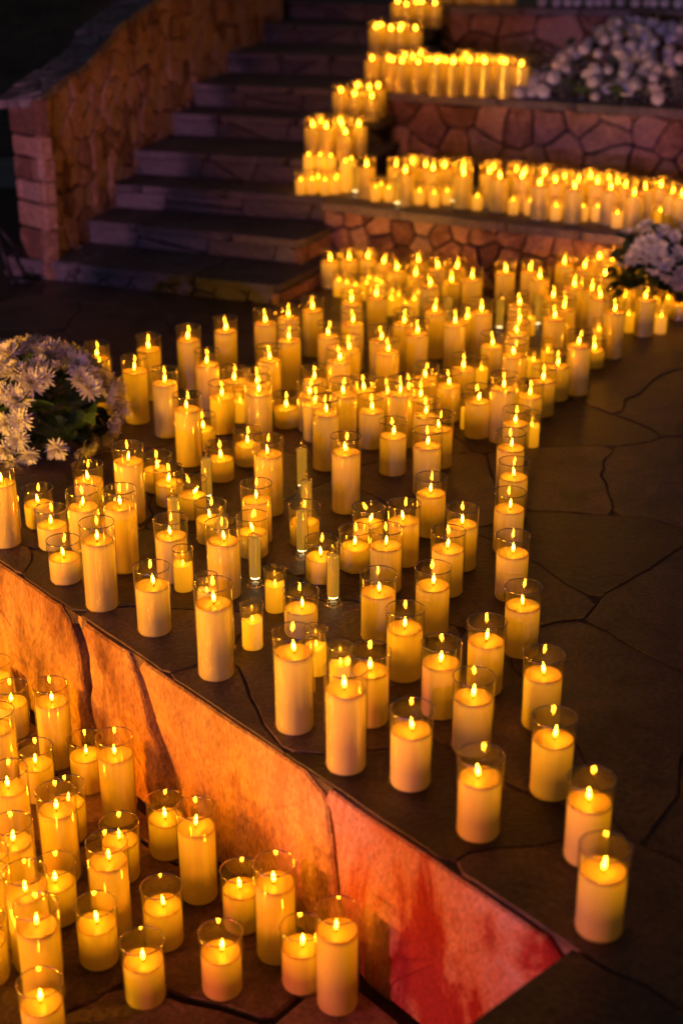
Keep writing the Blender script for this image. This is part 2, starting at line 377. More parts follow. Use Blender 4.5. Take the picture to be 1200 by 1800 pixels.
# ------------------------------------------------------------------ stairs and terraces
ZS = [.075, .17, .27, .375, .475, .58, .68, .775, .865]
TR = [((93, 460), (490, 503)), ((165, 388), (530, 423)), ((204, 324), (587, 348)), ((269, 266), (628, 285)), ((327, 200), (668, 216)),
      ((367, 148), (670, 160)), ((423, 93), (735, 101)), ((465, 43), (760, 50)), ((513, 3), (760, 12))]
stairs = empty('stone_staircase', (-.7, 5.4, 0))
tag(stairs, 'broad flight of pale stone steps climbing away at the upper left, washed in violet light', 'stairs')
def wpoly(name, pts, z0, z1, m, parent):
    o = prism(name, [Vector(p)-parent.location for p in pts], z0-parent.location.z, z1-parent.location.z, m, parent); return o
rs = random.Random(21)
fronts = []
for k, (z, (l, r)) in enumerate(zip(ZS, TR)):
    a = un(*l, z); b = un(*r, z); d = (b-a).normalized()
    a = a-d*.25; a.z = b.z = 0
    back = Vector((-d.y, d.x, 0))
    if back.y < 0: back = -back
    fronts.append((a, b, d, back))
    depth = 1.3 if k != 8 else 3.0
    zb = (ZS[k-1] if k else 0)-.05
    # body set back a little, a tread slab on top, riser stones in front
    o = wpoly('step', [a+back*.03, b+back*.03-d*.03, b+back*depth-d*.03, a+back*depth], zb, z-.031, M_DARKJOINT, stairs)
    n = max(3, int((b-a).length/.55)); cuts = [0]+sorted(rs.uniform(.08, .92) if 0 else (i+rs.uniform(-.25, .25))/n for i in range(1, n))+[1]
    for c0, c1 in zip(cuts, cuts[1:]):
        L = (b-a).length
        fr = (Vector((a.x, a.y, 0)), d, back, UP)
        stone('tread_slab', [(c0*L, -.004), (c1*L, -.004), (c1*L, .62), (c0*L, .62)], fr, M_STEP, stairs, rs, gap=.0025, depth=.03, proud=z, bev=.004, step=.2, amp=.003)
    fr = (Vector((a.x, a.y, 0))+back*.008, d, UP, -back)
    zl = (ZS[k-1] if k else 0)
    for c, poly in voronoi(0, (b-a).length, zl-.01, z-.030, .70 if k else .16, z-zl+.01, rs, .12 if k else .35, True):
        stone('riser_stone', poly, fr, M_STEP, stairs, rs, gap=.003, depth=.03, proud=rs.uniform(-.004, 0), bev=.003, step=.08, amp=.003, bulge=.002)
# end cheeks of the two lowest steps
for k, (p, q) in enumerate((((490, 503), (575, 462)), ((530, 423), (573, 402)))):
    z = ZS[k]; b0 = un(*p, z); b1 = un(*q, z); b0.z = b1.z = 0
    d = (b1-b0).normalized(); nn = Vector((d.y, -d.x, 0))
    zl = ZS[k-1] if k else 0
    fr = (b0-nn*.004, d, UP, nn)
    cut = rs.uniform(.4, .6)*(b1-b0).length
    for x0, x1 in ((.004, cut), (cut, (b1-b0).length+.1)):
        stone('cheek_stone', [(x0, -.01), (x1, -.01), (x1, z-.031), (x0, z-.031)], fr, M_WALL, stairs, rs, gap=.003, depth=.03, bev=.004, step=.09, amp=.004)
    wpoly('step_end', [b0-nn*.04+d*.04, b1-nn*.04+d*.3, b1-nn*.3+d*.3, b0-nn*.3+d*.04], 0, z-.032, M_DARKJOINT, stairs)

def masonry_wall(name, label, a, b, z0, z1, sx, sy, seed, thick=.35, cop=True, coph=.035, mtl=M_WALL, back=None):
    """retaining wall from a to b (front line), stones on the face, coping slabs on top"""
    a = Vector((a.x, a.y, 0)); b = Vector((b.x, b.y, 0)); d = (b-a).normalized(); L = (b-a).length
    bk = Vector((-d.y, d.x, 0)); bk = -bk if bk.y < 0 else bk
    r = random.Random(seed)
    zt = z1-(coph if cop else 0)
    w = empty(name, (a+b)/2+UP*z0); tag(w, label, 'wall')
    wpoly('wall_core', [a+bk*.022, b+bk*.022, b+bk*thick, a+bk*thick], z0-.1, zt-.002, M_DARKJOINT, w)
    fr = (a, d, UP, -bk)
    for c, poly in voronoi(0, L, z0-.02, zt, sx, sy, r, .40):
        stone('wall_stone', poly, fr, mtl, w, r, gap=.004, depth=.03, proud=r.uniform(-.010, .004), bev=.006, step=.03, amp=.002, bulge=r.uniform(0, .006), warp=(.016, 9, False, None))
    if cop:
        x = -.02
        while x < L:
            x2 = min(x+r.uniform(.3, .6), L+.01)
            stone('coping_slab', [(x, -.018), (x2, -.018), (x2, thick), (x, thick)], (a, d, bk, UP), M_COPING, w, r, gap=.0025, depth=coph, proud=z1+r.uniform(-.003, 0), bev=.005, step=.15, amp=.004)
            x = x2
    return w, a, b, d, bk
T1, T2, T3 = ZS[2], ZS[5], ZS[8]
p1 = un(600, 357, T1); p2 = un(1088, 412, T1)
W1 = masonry_wall('retaining_wall', 'lowest retaining wall of crazy masonry behind the crowd of candles, carrying the longest candle ledge', p1-(p2-p1).normalized()*.09, p2+(p2-p1).normalized()*1.3, 0, T1, .10, .09, 31)
p1 = un(672, 161, T2); p2 = un(1200, 192, T2)
W2 = masonry_wall('retaining_wall', 'middle retaining wall of large pinkish polygonal stones under the mound of white flowers', p1, p2+(p2-p1).normalized()*1.2, T1, T2, .145, .12, 44)
p1 = un(755, 12, T3); p2 = un(1200, 17, T3)
W3 = masonry_wall('retaining_wall', 'uppermost dark stone wall at the top edge behind the flower mound', p1-(p2-p1).normalized()*.05, p2+(p2-p1).normalized()*1.5, T2, T3, .22, .16, 57)
# fill behind the walls
terr = []
for (w, a, b, d, bk), z, dep, zb in ((W1, T1, 2.6, 0), (W2, T2, 3.4, T1-.05), (W3, T3, 5.0, T2-.05)):
    o = prism('terrace', [a+bk*.03-d*.02, b+bk*.03, b+bk*dep, a+bk*dep-d*.02], zb-.05, z-.008, M_SLATE); tag(o, kind='structure'); terr.append(o)

# ---- stair parapet on the left: sloping rough wall with a squared end
q0 = un(93, 460, .075); q0.z = 0
q9 = un(465, 43, ZS[7]); q9.z = 0
pd = (q9-q0).normalized(); pn = Vector((pd.y, -pd.x, 0)); pn = -pn if pn.x < 0 else pn      # pn faces the steps
def onface(px, py):
    dd = ray(px, py); t = q0.dot(pn)/(dd.x*pn.x+dd.y*pn.y)
    p = Vector((dd.x*t, dd.y*t, CAM_H+dd.z*t)); return ((p-q0).dot(pd), p.z)
prof = [onface(*p) for p in ((68, 171), (105, 142), (142, 117), (175, 87), (207, 45), (270, 0))]
prof[0] = (0.0, prof[0][1])
s_last = prof[-1]; slope = (s_last[1]-prof[-2][1])/(s_last[0]-prof[-2][0])
prof.append((3.4, s_last[1]+slope*.55*(3.4-s_last[0])))
parapet = empty('stair_parapet', q0); tag(parapet, 'sloping rough stone wall left of the steps, with a pink-lit squared end', 'wall')
PT = .21
endd = (un(48, 478, 0)-q0); endd.z = 0; endd.normalize()
def core_pts(off):
    v = [];
    for s, z in prof: v.append((s, z))
    return v
vs = []; fs = []
n = len(prof)
backo = -pn*PT
for side in (-pn*.02, endd*PT):
    for s, z in prof: vs.append(side+pd*(s+.02)+UP*-.05)
    for s, z in prof: vs.append(side+pd*(s+.02)+UP*(z-.03))
for i in range(n-1):
    fs += [(i, i+1, n+i+1, n+i), (2*n+i+1, 2*n+i, 3*n+i, 3*n+i+1), (n+i, n+i+1, 3*n+i+1, 3*n+i)]
fs += [(0, n, 3*n, 2*n)]
mesh_obj('wall_core', vs, fs, M_DARKJOINT, parapet)
rp = random.Random(77)
def ztop(s):
    for (s0, z0), (s1, z1) in zip(prof, prof[1:]):
        if s <= s1: return z0+(z1-z0)*(s-s0)/(s1-s0)
    return prof[-1][1]
fr = (q0, pd, UP, pn)
for c, poly in voronoi(0, 3.3, -.02, 1.75, .115, .105, rp, .42):
    if c[1] > ztop(max(0, c[0]))+.1: continue
    cell = poly
    for (s0, z0), (s1, z1) in zip(prof, prof[1:]):
        if max(q[0] for q in poly) > s0-.01 and min(q[0] for q in poly) < s1+.01:
            nx, ny = -(z1-z0), (s1-s0); L = sqrt(nx*nx+ny*ny); nx /= L; ny /= L
            cc = nx*s0+ny*z0-.012
            if s0-.02 <= c[0] <= s1+.02: cell = clip(cell, (nx, ny), cc)
    if len(cell) >= 3 and abs(area(cell)) > .0012:
        stone('wall_stone', cell, fr, M_WALL, parapet, rp, gap=.003, depth=.03, proud=rp.uniform(-.008, .003), bev=.004, step=.03, amp=.002, bulge=rp.uniform(0, .005), warp=(.016, 10, False, None))
# squared blocks of the end
en = Vector((-endd.y, endd.x, 0)); en = -en if en.y > 0 else en
zt = prof[0][1]
rows = [(0, .195), (.195, .30), (.30, .385), (.385, .475), (.475, .56), (.56, zt-.005)]
for i, (z0, z1) in enumerate(rows):
    cuts = {0: [0, .05, PT], 1: [0, PT], 2: [0, .045, PT-.045, PT], 3: [0, .10, PT], 4: [0, .03, PT], 5: [0, PT]}[i]
    for x0, x1 in zip(cuts, cuts[1:]):
        tp = .028*z0; tq = .028*z1
        stone('end_block', [(x0, z0), (x1, z0), (x1, z1), (x0, z1)], (q0, endd, UP, en), M_WALL, parapet, rp, gap=.003, depth=.05, proud=rp.uniform(.004, .016), bev=.006, step=.06, amp=.004, bulge=.004)
# thin slabs on the sloping top
for (s0, z0), (s1, z1) in zip(prof, prof[1:]):
    L = sqrt((s1-s0)**2+(z1-z0)**2); dv = (pd*(s1-s0)+UP*(z1-z0)).normalized()
    wd = (endd-dv*endd.dot(dv)).normalized(); nn = dv.cross(wd)
    if nn.z < 0: nn = -nn
    for c, poly in voronoi(0, L, .0, PT+.0, .085, .07, rp, .4):
        stone('top_stone', poly, (q0+pd*s0+UP*z0, dv, wd, nn), M_COPING, parapet, rp, gap=.0025, depth=.03, proud=rp.uniform(-.006, .002), bev=.003, step=.05, amp=.004, bulge=.001)

# ---- dark slope beyond the parapet
hv = []; hf = []; nx_, ny_ = 40, 24
for j in range(ny_+1):
    for i in range(nx_+1):
        x = -9+i*9.4/nx_; y = 8.2+j*.55
        z = -.05+max(0, (y-8.8))*.16+max(0, y-11)*.30+.10*mnoise.noise(Vector((x*.9, y*.9, 0)))+.04*mnoise.noise(Vector((x*4, y*4, 3)))
        hv.append((x, y, z))
for j in range(ny_):
    for i in range(nx_): k = j*(nx_+1)+i; hf.append((k, k+1, k+nx_+2, k+nx_+1))
hill = mesh_obj('hillside', hv, hf, M_HILL, smooth=True); tag(hill, kind='structure')
M_PATH = stone_mat('pale_path', [(.28, .28, .32), (.42, .42, .48)], .9, 5, .3, 60, 0)
pa = mesh_obj('path', [(-6, 7.3, .004), (-1.35, 7.7, .004), (-1.25, 8.6, .004), (-6, 8.9, .004)], [(0, 1, 2, 3)], M_PATH); tag(pa, kind='structure')

# ------------------------------------------------------------------ candles
def lathe(profile, seg, closed_top=True):
    vs = []; fs = []; rows = []
    for r, z in profile:
        if r < 1e-6: rows.append([len(vs)]); vs.append((0, 0, z))
        else:
            rows.append(list(range(len(vs), len(vs)+seg)))
            for i in range(seg): a = 2*pi*i/seg; vs.append((r*cos(a), r*sin(a), z))
    for A, B in zip(rows, rows[1:]):
        for i in range(seg):
            j = (i+1) % seg
            if len(A) == 1 and len(B) == 1: continue
            if len(A) == 1: fs.append((A[0], B[j], B[i]))
            elif len(B) == 1: fs.append((A[i], A[j], B[0]))
            else: fs.append((A[i], A[j], B[j], B[i]))
    return vs, fs
def make_mesh(name, vs, fs, mats, smooth=True, midx=None):
    me = bpy.data.meshes.new(name); me.from_pydata(vs, [], fs)
    for m in mats: me.materials.append(m)
    if smooth: me.polygons.foreach_set('use_smooth', [True]*len(me.polygons))
    if midx: me.polygons.foreach_set('material_index', midx)
    me.update(); return me
def glass_mesh(name, R, G, seg=28, m0=None, m1=None):
    vs, fs = lathe([(R, .003), (R, G*.5), (R, G-.001)], seg)
    mi = [0]*len(fs); n0 = len(vs)
    ring = [(R-.0011, G-.001), (R-.0002, G+.0010), (R+.0009, G-.0004), (R+.0002, G-.0020), (R-.0011, G-.001)]
    v2, f2 = lathe(ring, seg); vs += v2; fs += [tuple(i+n0 for i in f) for f in f2]; mi += [1]*len(f2); n0 = len(vs)
    v3, f3 = lathe([(R-.001, .0012), (R+.0006, .0015), (R, .0042)], seg); vs += v3; fs += [tuple(i+n0 for i in f) for f in f3]; mi += [1]*len(f3)
    return make_mesh(name, vs, fs, [M_GLASS, M_RIM], True, mi)
def wax_mesh(name, R, Hh, seed, wavy=0):
    r = random.Random(seed)
    seg = 28
    pr = [(0, .002), (R*.96, .002), (R, .006), (R, Hh*.33), (R, Hh*.66), (R, Hh-.010), (R, Hh-.003), (R*.985, Hh-.0008), (R*.95, Hh), (R*.88, Hh-.0012), (R*.6, Hh-.0028), (R*.25, Hh-.0036), (0, Hh-.0038)]
    vs, fs = lathe(pr, seg)
    ph = [r.uniform(0, 6.28) for _ in range(4)]
    out = []
    for (x, y, z) in vs:
        rr = sqrt(x*x+y*y); a = atan2(y, x)
        if z > Hh-.012:
            e = rr/R
            z += e*(.0006*sin(2*a+ph[0])+.0004*sin(3*a+ph[1]))
            if wavy: z += wavy*(e**2)*(sin(2*a+ph[0])*.55+sin(3*a+ph[1])*.35)-wavy*.6*(1-e)
        out.append((x, y, z))
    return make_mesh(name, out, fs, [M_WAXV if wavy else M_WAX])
def flame_mesh(name, h, w, m):
    p = [(0, 0), (.55*w, .10*h), (.92*w, .25*h), (w, .38*h), (.85*w, .55*h), (.58*w, .72*h), (.28*w, .88*h), (0, h)]
    vs, fs = lathe(p, 8); vs = [(x, y*.75, z) for x, y, z in vs]
    return make_mesh(name, vs, fs, [m])
ME_FLAME = flame_mesh('flame', .0225, .0035, M_FLAME)
ME_FLAME_V = flame_mesh('flame', .016, .0030, M_FLAME_S)
ME_WICK = make_mesh('wick', *lathe([(.0009, 0), (.0009, .0065), (0, .007)], 6), [M_WICK])
CLS = {'T': .197, 'U': .172, 'M': .147, 'N': .122, 'S': .098}
WORD = {'T': 'tall', 'U': 'fairly tall', 'M': 'medium-height', 'N': 'shortish', 'S': 'short'}
RG = .0375
GL = {k: glass_mesh('glass_cylinder', RG, g) for k, g in CLS.items()}
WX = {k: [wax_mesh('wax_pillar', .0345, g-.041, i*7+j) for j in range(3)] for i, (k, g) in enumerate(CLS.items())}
GV = glass_mesh('glass_cylinder', .0235, .100, 22); WV = [wax_mesh('wax_body', .0208, .064, 50+j, .0062) for j in range(3)]
WVT = [wax_mesh('wax_body', .022, .118, 60+j, .004) for j in range(2)]
occupied = []        # (position, radius, object)
def part(name, me, parent, loc=(0, 0, 0), rot=(0, 0, 0)):
    o = bpy.data.objects.new(name, me); o.location = loc; o.rotation_euler = rot; return link(o, parent)
rc = random.Random(99)
cand = []            # records: obj, px, py, class, zone
def pillar(pos, cls, lean=0, scale=1.0, glass=True):
    g = CLS[cls]
    e = empty('pillar_candle', pos, rc.uniform(0, 6.28) if not lean else 0)
    part('wax_pillar', rc.choice(WX[cls]), e)
    if glass: part('glass_cylinder', GL[cls], e)
    zb = g-.0455
    off = (rc.uniform(-.0025, .0025), rc.uniform(-.0025, .0025))
    part('wick', ME_WICK, e, (off[0], off[1], zb), (0, lean, 0))
    part('flame', ME_FLAME, e, (off[0]+sin(lean)*.006, off[1], zb+.0065), (rc.uniform(-.12, .12), lean+rc.uniform(-.10, .10), rc.uniform(0, 3)))
    e.scale = (1, 1, scale)
    return e
def votive(pos, tall=False, glass=True, scale=1.0):
    e = empty('votive_candle', pos, rc.uniform(0, 6.28))
    if tall:
        part('wax_body', rc.choice(WVT), e); part('flame', ME_FLAME_V, e, (0, 0, .114), (rc.uniform(-.1, .1), rc.uniform(-.1, .1), 0))
    else:
        part('wax_body', rc.choice(WV), e); part('flame', ME_FLAME_V, e, (0, 0, .058), (rc.uniform(-.1, .1), rc.uniform(-.1, .1), 0))
        if glass: part('glass_cylinder', GV, e)
    e.scale = (1, 1, scale)
    return e
def acrylic_mesh():
    r = .0145
    pr = [(0, .0005), (.0195, .0008), (.021, .004), (.0205, .0085), (.0165, .011), (.0175, .0145), (.0175, .018), (.0150, .0205), (r, .024)]
    for i in range(1, 9): pr.append((r*(1+.03*(i % 2)), .024+.0118*i))
    pr += [(r*1.04, .122), (r*.9, .1245), (r*.5, .1235), (.0035, .124), (.0050, .130), (.0046, .136), (.0022, .146), (0, .154)]
    vs, fs = lathe(pr, 20)
    r_ = random.Random(4); out = []
    for x, y, z in vs:
        if .03 < z < .121:
            a = atan2(y, x); k = 1+.05*max(0, sin(a*3+z*30))*max(0, sin(z*120+a*2)); x *= k; y *= k
        out.append((x, y, z))
    return make_mesh('acrylic_body', out, fs, [M_ACRYL])
ME_ACR = acrylic_mesh()
ME_CORE = make_mesh('glow_core', *lathe([(0, .026), (.0128, .026), (.0128, .08), (.0125, .118), (0, .119)], 14), [M_GLOWCORE])
ME_BULB = make_mesh('led_base', *lathe([(0, .0215), (.0105, .0215), (.0105, .0245), (0, .0255)], 12), [M_BULB])
def taper(pos, scale=1.0):
    e = empty('acrylic_candle', pos, rc.uniform(0, 6.28))
    part('acrylic_body', ME_ACR, e); part('glow_core', ME_CORE, e); part('led_base', ME_BULB, e); e.scale = (1, 1, scale)
    return e

# flame positions read off the photograph: x, y, size; each candle is then stood on its floor where that sight line meets the flame's height
FIELD = '''584.6,452,M 617.8,450,M 638,449,M 675.6,457,M 691.6,469.4,M 734.8,455,M 731,478,M 770.7,464.7,M 801,465.6,M 793,489,M 830,483,T 754.6,496,T
662,514.6,T 617.5,524,T 619.6,560,T 549,536.5,T 506.4,549.5,T 508,589.6,T 578,581.5,T 613,607,T 593,626,T 669,589.6,T 681,610.6,T 710.6,560,T 733,578,T 764.8,540,T
799.5,561,T 821,554.6,M 846,540.5,T 814.6,639.6,M 888,471.5,T 932.5,470,T 948.6,483,T 992,458,T 997,495,T 986,518,M 992,535.6,T 972,553.5,T 912,529,T 912,557.5,T 916.7,577,T
905.5,618.8,T 864.6,599.5,M 1036,462.7,T 1047.7,451,T 1064,478,T 1086,449.6,T 1038.7,503.5,T 1053.6,516.7,T 1080,540,T 1135,469.4,U 1133.8,518,U 1187.5,525.4,S 1018.6,598,T 1043.5,607,S
980,634.7,M 955,660,M 931.8,686.8,M 906.6,735,M 847.6,697,M 877,672,T 787.7,668.7,M 748.5,655.6,M 748,720,M 772.4,744,M 690.4,755.8,M
171.4,619,T 173.7,646,T 261,605,T 237,642.5,T 289.5,664,T 331,588.5,T 396,573,T 364,631,T 465.5,559,T 473,624,T 413,661.5,M 451.7,667,T 454.6,680,T 329,709.6,T 389.6,688,M 356,744.6,S 435.5,771.5,S
555.4,659.5,M 509,709,S 543,689,M 550.5,696.5,M 572.4,716,T 607,684,T 648.8,679,M 656.7,712.7,M 687,683,M 696.5,682,T 716,684,M 722.5,683,M
751,773,U 897.5,777,U 902.7,828,M 895,883,M 901,960.5,M 757.5,856,M 812,910.6,M 643.9,912,N,.5 710,903.8,M 787,953,M 627.7,945,S 678,948,M 664.8,1028.5,M 760.5,1017,M 608,784,T 919,1052,M
387,797,S 471,787.5,T 448,875,M 446.5,916.5,S,.35 535,906,S 370,901.5,S 391.7,939,U 564.5,967,S 529,1057.5,S
225,800,T 276,815,S 296.8,838.5,S 337,860,S,.45 301.5,931.8,M 211,878,T 161,876.5,M 155,833.5,M 171,938,T 112.8,968,S 92.7,911.5,S 67.5,875,S 0,838,T 186,906,S
267,1016.5,M 375,1048,T 515.5,1133,T 608,1197,T 650,1165,M 711.5,1091,M 775,1151.5,M 722.8,1269,M 854.8,1114,M 832,1212,M 955,1172,M 973,1284,M 844,1352,M 1037,1394,M 1061,1514,M'''
PIT = '''19.6,1224,N 90,1222,T -8,1180,N -5,1268,T 63,1331.6,N 151,1316,N 202,1314.6,T 16,1372,T 118,1399.6,N 99.4,1411,T 24,1467.6,T 210.4,1465.7,N 291,1426,N 344.5,1441,T 186,1507,T
44.6,1554.5,T 97,1537.5,N 285,1579,N 172.6,1603.6,N 65,1615,T 251,1675,N 388,1660.5,N 72,1749,N 423.7,1550,N 483,1539,T 529.7,1650.7,N 592.5,1622,T -20,1520,T -25,1640,N'''
LEDGE1 = '''650,287 689,287 725,283 717,297 752,288 756,296 779,289 808.5,295 813,290 820.6,303 859.6,299.6 867,293 879,307.5 909.6,297 911,308.5 922.5,301 951.7,301.7 950,319.6 982,316 991,311.7
1008,315.4 1011,325 1039,308.5 1048,320 1069,312 1081,325 1085,321 1107,324 1113,337.5 1146,325 1133,325 1193,338 1182,334'''
STEP4 = '556,218 578,220 602.5,219 607,229 616,217 564,211 596.5,211'
STEP5 = '604,158 628,149.5 631,164 643.5,168 650.5,153 659,151'
LEDGE2 = '''669,103 694,103 688,106 711.5,98 724,103.6 736,105 730,93.5 737,99 750,109 760.5,104 779,101 779,111 787,106 798.6,98 806,107 816,105 826,105 833.4,102.7 842,108 855,104.5 866,106 904,111 890,106'''
STEP7 = '668.4,43 676,46 698,48.6 704,44 722.5,48.6 686,49'
STEP8 = '707,2 719,6 731,5 750,3.6 741,1'
def parse(s):
    out = []
    for tok in s.split():
        f = tok.split(','); out.append((float(f[0]), float(f[1]), f[2] if len(f) > 2 else None, float(f[3]) if len(f) > 3 else 0.0))
    return out
def sdist(p, wall): w, a, b, d, bk = wall; return (p-a).dot(-bk)     # in front of the wall = positive
def place_on(px, py, zf, cls, minmax=None, g=None):
    """floor height zf; slide along the sight line until the foot is within the allowed strip, then match the height"""
    g = g if g is not None else CLS[cls]
    h = g-.0265
    d = ray(px, py)
    t = (CAM_H-zf-h)/-d.z
    if minmax:
        fn, lo, hi = minmax
        up = .01 if fn(Vector((d.x*t, d.y*t+.5, 0))) > fn(Vector((d.x*t, d.y*t, 0))) else -.01
        for _ in range(400):
            v = fn(Vector((d.x*t, d.y*t, 0)))
            if v < lo: t += up
            elif v > hi: t -= up
            else: break
    hh = CAM_H+d.z*t-zf
    return Vector((d.x*t, d.y*t, zf)), hh/h
def relax(items, rad, fixed=()):
    for _ in range(60):
        moved = False
        for i in range(len(items)):
            for j in range(i):
                a, b = items[i][0], items[j][0]; dx = a.x-b.x; dy = a.y-b.y; L = sqrt(dx*dx+dy*dy)+1e-6
                m = (items[i][5]+items[j][5])*1.04
                if L < m:
                    k = (m-L)/2/L; a.x += dx*k; a.y += dy*k; b.x -= dx*k; b.y -= dy*k; moved = True
        if not moved: break
ORD = ['', 'first', 'second', 'third', 'fourth', 'fifth', 'sixth', 'seventh', 'eighth', 'ninth', 'tenth', 'eleventh', 'twelfth', 'thirteenth', 'fourteenth', 'fifteenth', 'sixteenth', 'seventeenth', 'eighteenth', 'nineteenth', 'twentieth',
       'twenty-first', 'twenty-second', 'twenty-third', 'twenty-fourth', 'twenty-fifth', 'twenty-sixth', 'twenty-seventh', 'twenty-eighth', 'twenty-ninth', 'thirtieth']+['%d-th' % i for i in range(31, 60)]
records = []
def build_zone(items, zone, group):
    """items: [pos, kind, cls, lean, scale, radius, px, py]"""
    relax(items, 0)
    for it in items:
        p, kind, cls, lean, sc, rad, px, py = it
        if kind == 'pillar': o = pillar(p, cls, lean, sc)
        elif kind == 'votive': o = votive(p, cls == 'tall', cls != 'tall', sc)
        else: o = taper(p, sc)
        records.append((o, kind, cls, lean, px, py, zone, group))
f1 = (lambda p: sdist(p, W1))
items = []
for px, py, c, lean in parse(FIELD):
    p, s = place_on(px, py, 0, c, (f1, .05, 99))
    items.append([p, 'pillar', c, lean, min(max(s, .85), 1.3), RG, px, py])
VOT = '596,499 609,503 625,507 650,495 643,505 675,503 690,518 701,525 728,532 687,531 712,540 1105,560 1161,562 1095,505 1166,515 1051,585 421.7,712 963,622 845,655 904,692 930,640 934,755 822,725 1150,502 1100,528 930,565 735,520 660,498'
for px, py, *_ in parse(VOT):
    p, s = place_on(px, py, 0, None, (f1, .04, 99), g=.0265+.05); items.append([p, 'votive', '', 0, 1, .0235, px, py])
for px, py in ((443, 1090), (483, 1027), (555, 1134), (598, 1165), (320, 990), (364, 1040)):
    p, s = place_on(px, py, 0, None, None, g=.0265+.062); items.append([p, 'votive', '', 0, 1, .0235, px, py])
for px, py in ((585, 952), (530, 875), (446, 920), (538, 825), (530, 768), (361, 785), (388, 884), (303, 853), (712, 525), (788, 508), (880, 511), (947, 505)):
    p, s = place_on(px, py, 0, None, None, g=.0265+.152); items.append([p, 'taper', '', 0, 1, .018, px, py])
build_zone(items, 'field', 'candles standing on the flagstone terrace')
items = []
for px, py, c, lean in parse(PIT):
    p, s = place_on(px, py, ZP, c)
    items.append([p, 'pillar', c, lean, 1, RG, px, py])
build_zone(items, 'pit', 'candles on the sunken floor')
# ledges and steps
def strip(front_a, front_b, bk):      # distance behind a front line
    return lambda p: (p-front_a).dot(bk)
items = []
w, a, b, d, bk = W1; fl = strip(a, b, bk)
for px, py, *_ in parse(LEDGE1):
    p, s = place_on(px, py, T1, 'U', (fl, .09, .50)); items.append([p, 'pillar', 'U', 0, min(max(s, .85), 1.2), RG, px, py])
for px, py in ((650, 345), (659, 354), (672, 349), (683, 355), (719, 359), (742.5, 360), (762.5, 363), (784, 360), (831, 369), (906.5, 375), (939, 378), (953, 377), (962, 376), (974, 386), (999.6, 383), (1023, 389), (1053, 389), (1078, 397), (1115, 388), (1126, 386), (1158, 396), (1168, 396)):
    p = un(px, py, T1); v = fl(p)
    if v < .035: p = p+bk*(.035-v)
    p.z = T1; items.append([p, 'votive', '', 0, .9, .0235, px, py])
for px, py in ((702, 365), (795, 362), (868, 368)):
    p = un(px, py, T1); v = fl(p)
    if v < .03: p = p+bk*(.03-v)
    p.z = T1; items.append([p, 'taper', '', 0, 1, .018, px, py])
build_zone(items, 'ledge1', 'candles along the lowest stone ledge')
items = []
fa, fb, fd, fbk = fronts[2]; f3 = strip(fa, fb, fbk)
for px, py, tall in ((535, 342, 0), (545, 341, 0), (556, 339, 0), (575, 343, 0), (586, 342, 0), (594, 336, 0), (543, 326, 1), (565, 327, 1), (579, 328, 1), (605, 338, 1), (617, 334, 1), (572, 321, 1)):
    p = un(px, py, T1); v = f3(p)
    if v < .035: p = p+fbk*(.035-v)
    p.z = T1; items.append([p, 'votive', 'tall' if tall else '', 0, 1.1 if tall else 1, .0235, px, py])
p = un(624, 345, T1); p.z = T1; items.append([p, 'taper', '', 0, 1, .018, 624, 345])
build_zone(items, 'step3', 'amber candles at the stair end of the ledge')
for zn, data, k, lo, hi, gname in (('step4', STEP4, 3, .045, .33, 'candles on the fourth step'), ('step5', STEP5, 4, .045, .33, 'candles on the fifth step'), ('step7', STEP7, 6, .045, .33, 'candles on the seventh step'), ('step8', STEP8, 7, .045, .33, 'candles on the eighth step')):
    fa, fb, fd, fbk = fronts[k]; fk = strip(fa, fb, fbk); items = []
    for px, py, *_ in parse(data):
        p, s = place_on(px, py, ZS[k], 'U', (fk, lo, hi)); items.append([p, 'pillar', 'U', 0, min(max(s, .8), 1.25), RG, px, py])
    build_zone(items, zn, gname)
items = []
w, a, b, d, bk = W2; fl2 = strip(a, b, bk)
for px, py, *_ in parse(LEDGE2):
    p, s = place_on(px, py, T2, 'T', (fl2, .06, .62)); items.append([p, 'pillar', 'T', 0, min(max(s, .85), 1.2), RG, px, py])
p, s = place_on(877, 128.6, T2, 'N', (fl2, .06, .5)); items.append([p, 'pillar', 'N', 0, 1, RG, 877, 128.6])
for px, py in ((735, 160), (787, 161), (806, 162), (826, 159), (845, 163), (863, 164), (676, 156)):
    p = un(px, py, T2); v = fl2(p)
    if v < .03: p = p+bk*(.03-v)
    p.z = T2; items.append([p, 'taper', '', 0, 1.1, .018, px, py])
build_zone(items, 'ledge2', 'candles along the middle stone ledge')
items = []
w, a, b, d, bk = W3; fl3 = strip(a, b, bk)
for i in range(9):
    p = un(775+i*15+rc.uniform(-3, 3), 9-rc.uniform(0, 3), T3); v = fl3(p)
    if v < .05: p = p+bk*(.05-v)
    p.z = T3; items.append([p, 'pillar', 'M', 0, 1, RG, 775+i*15, 5])
build_zone(items, 'ledge3', 'candles on the uppermost ledge')

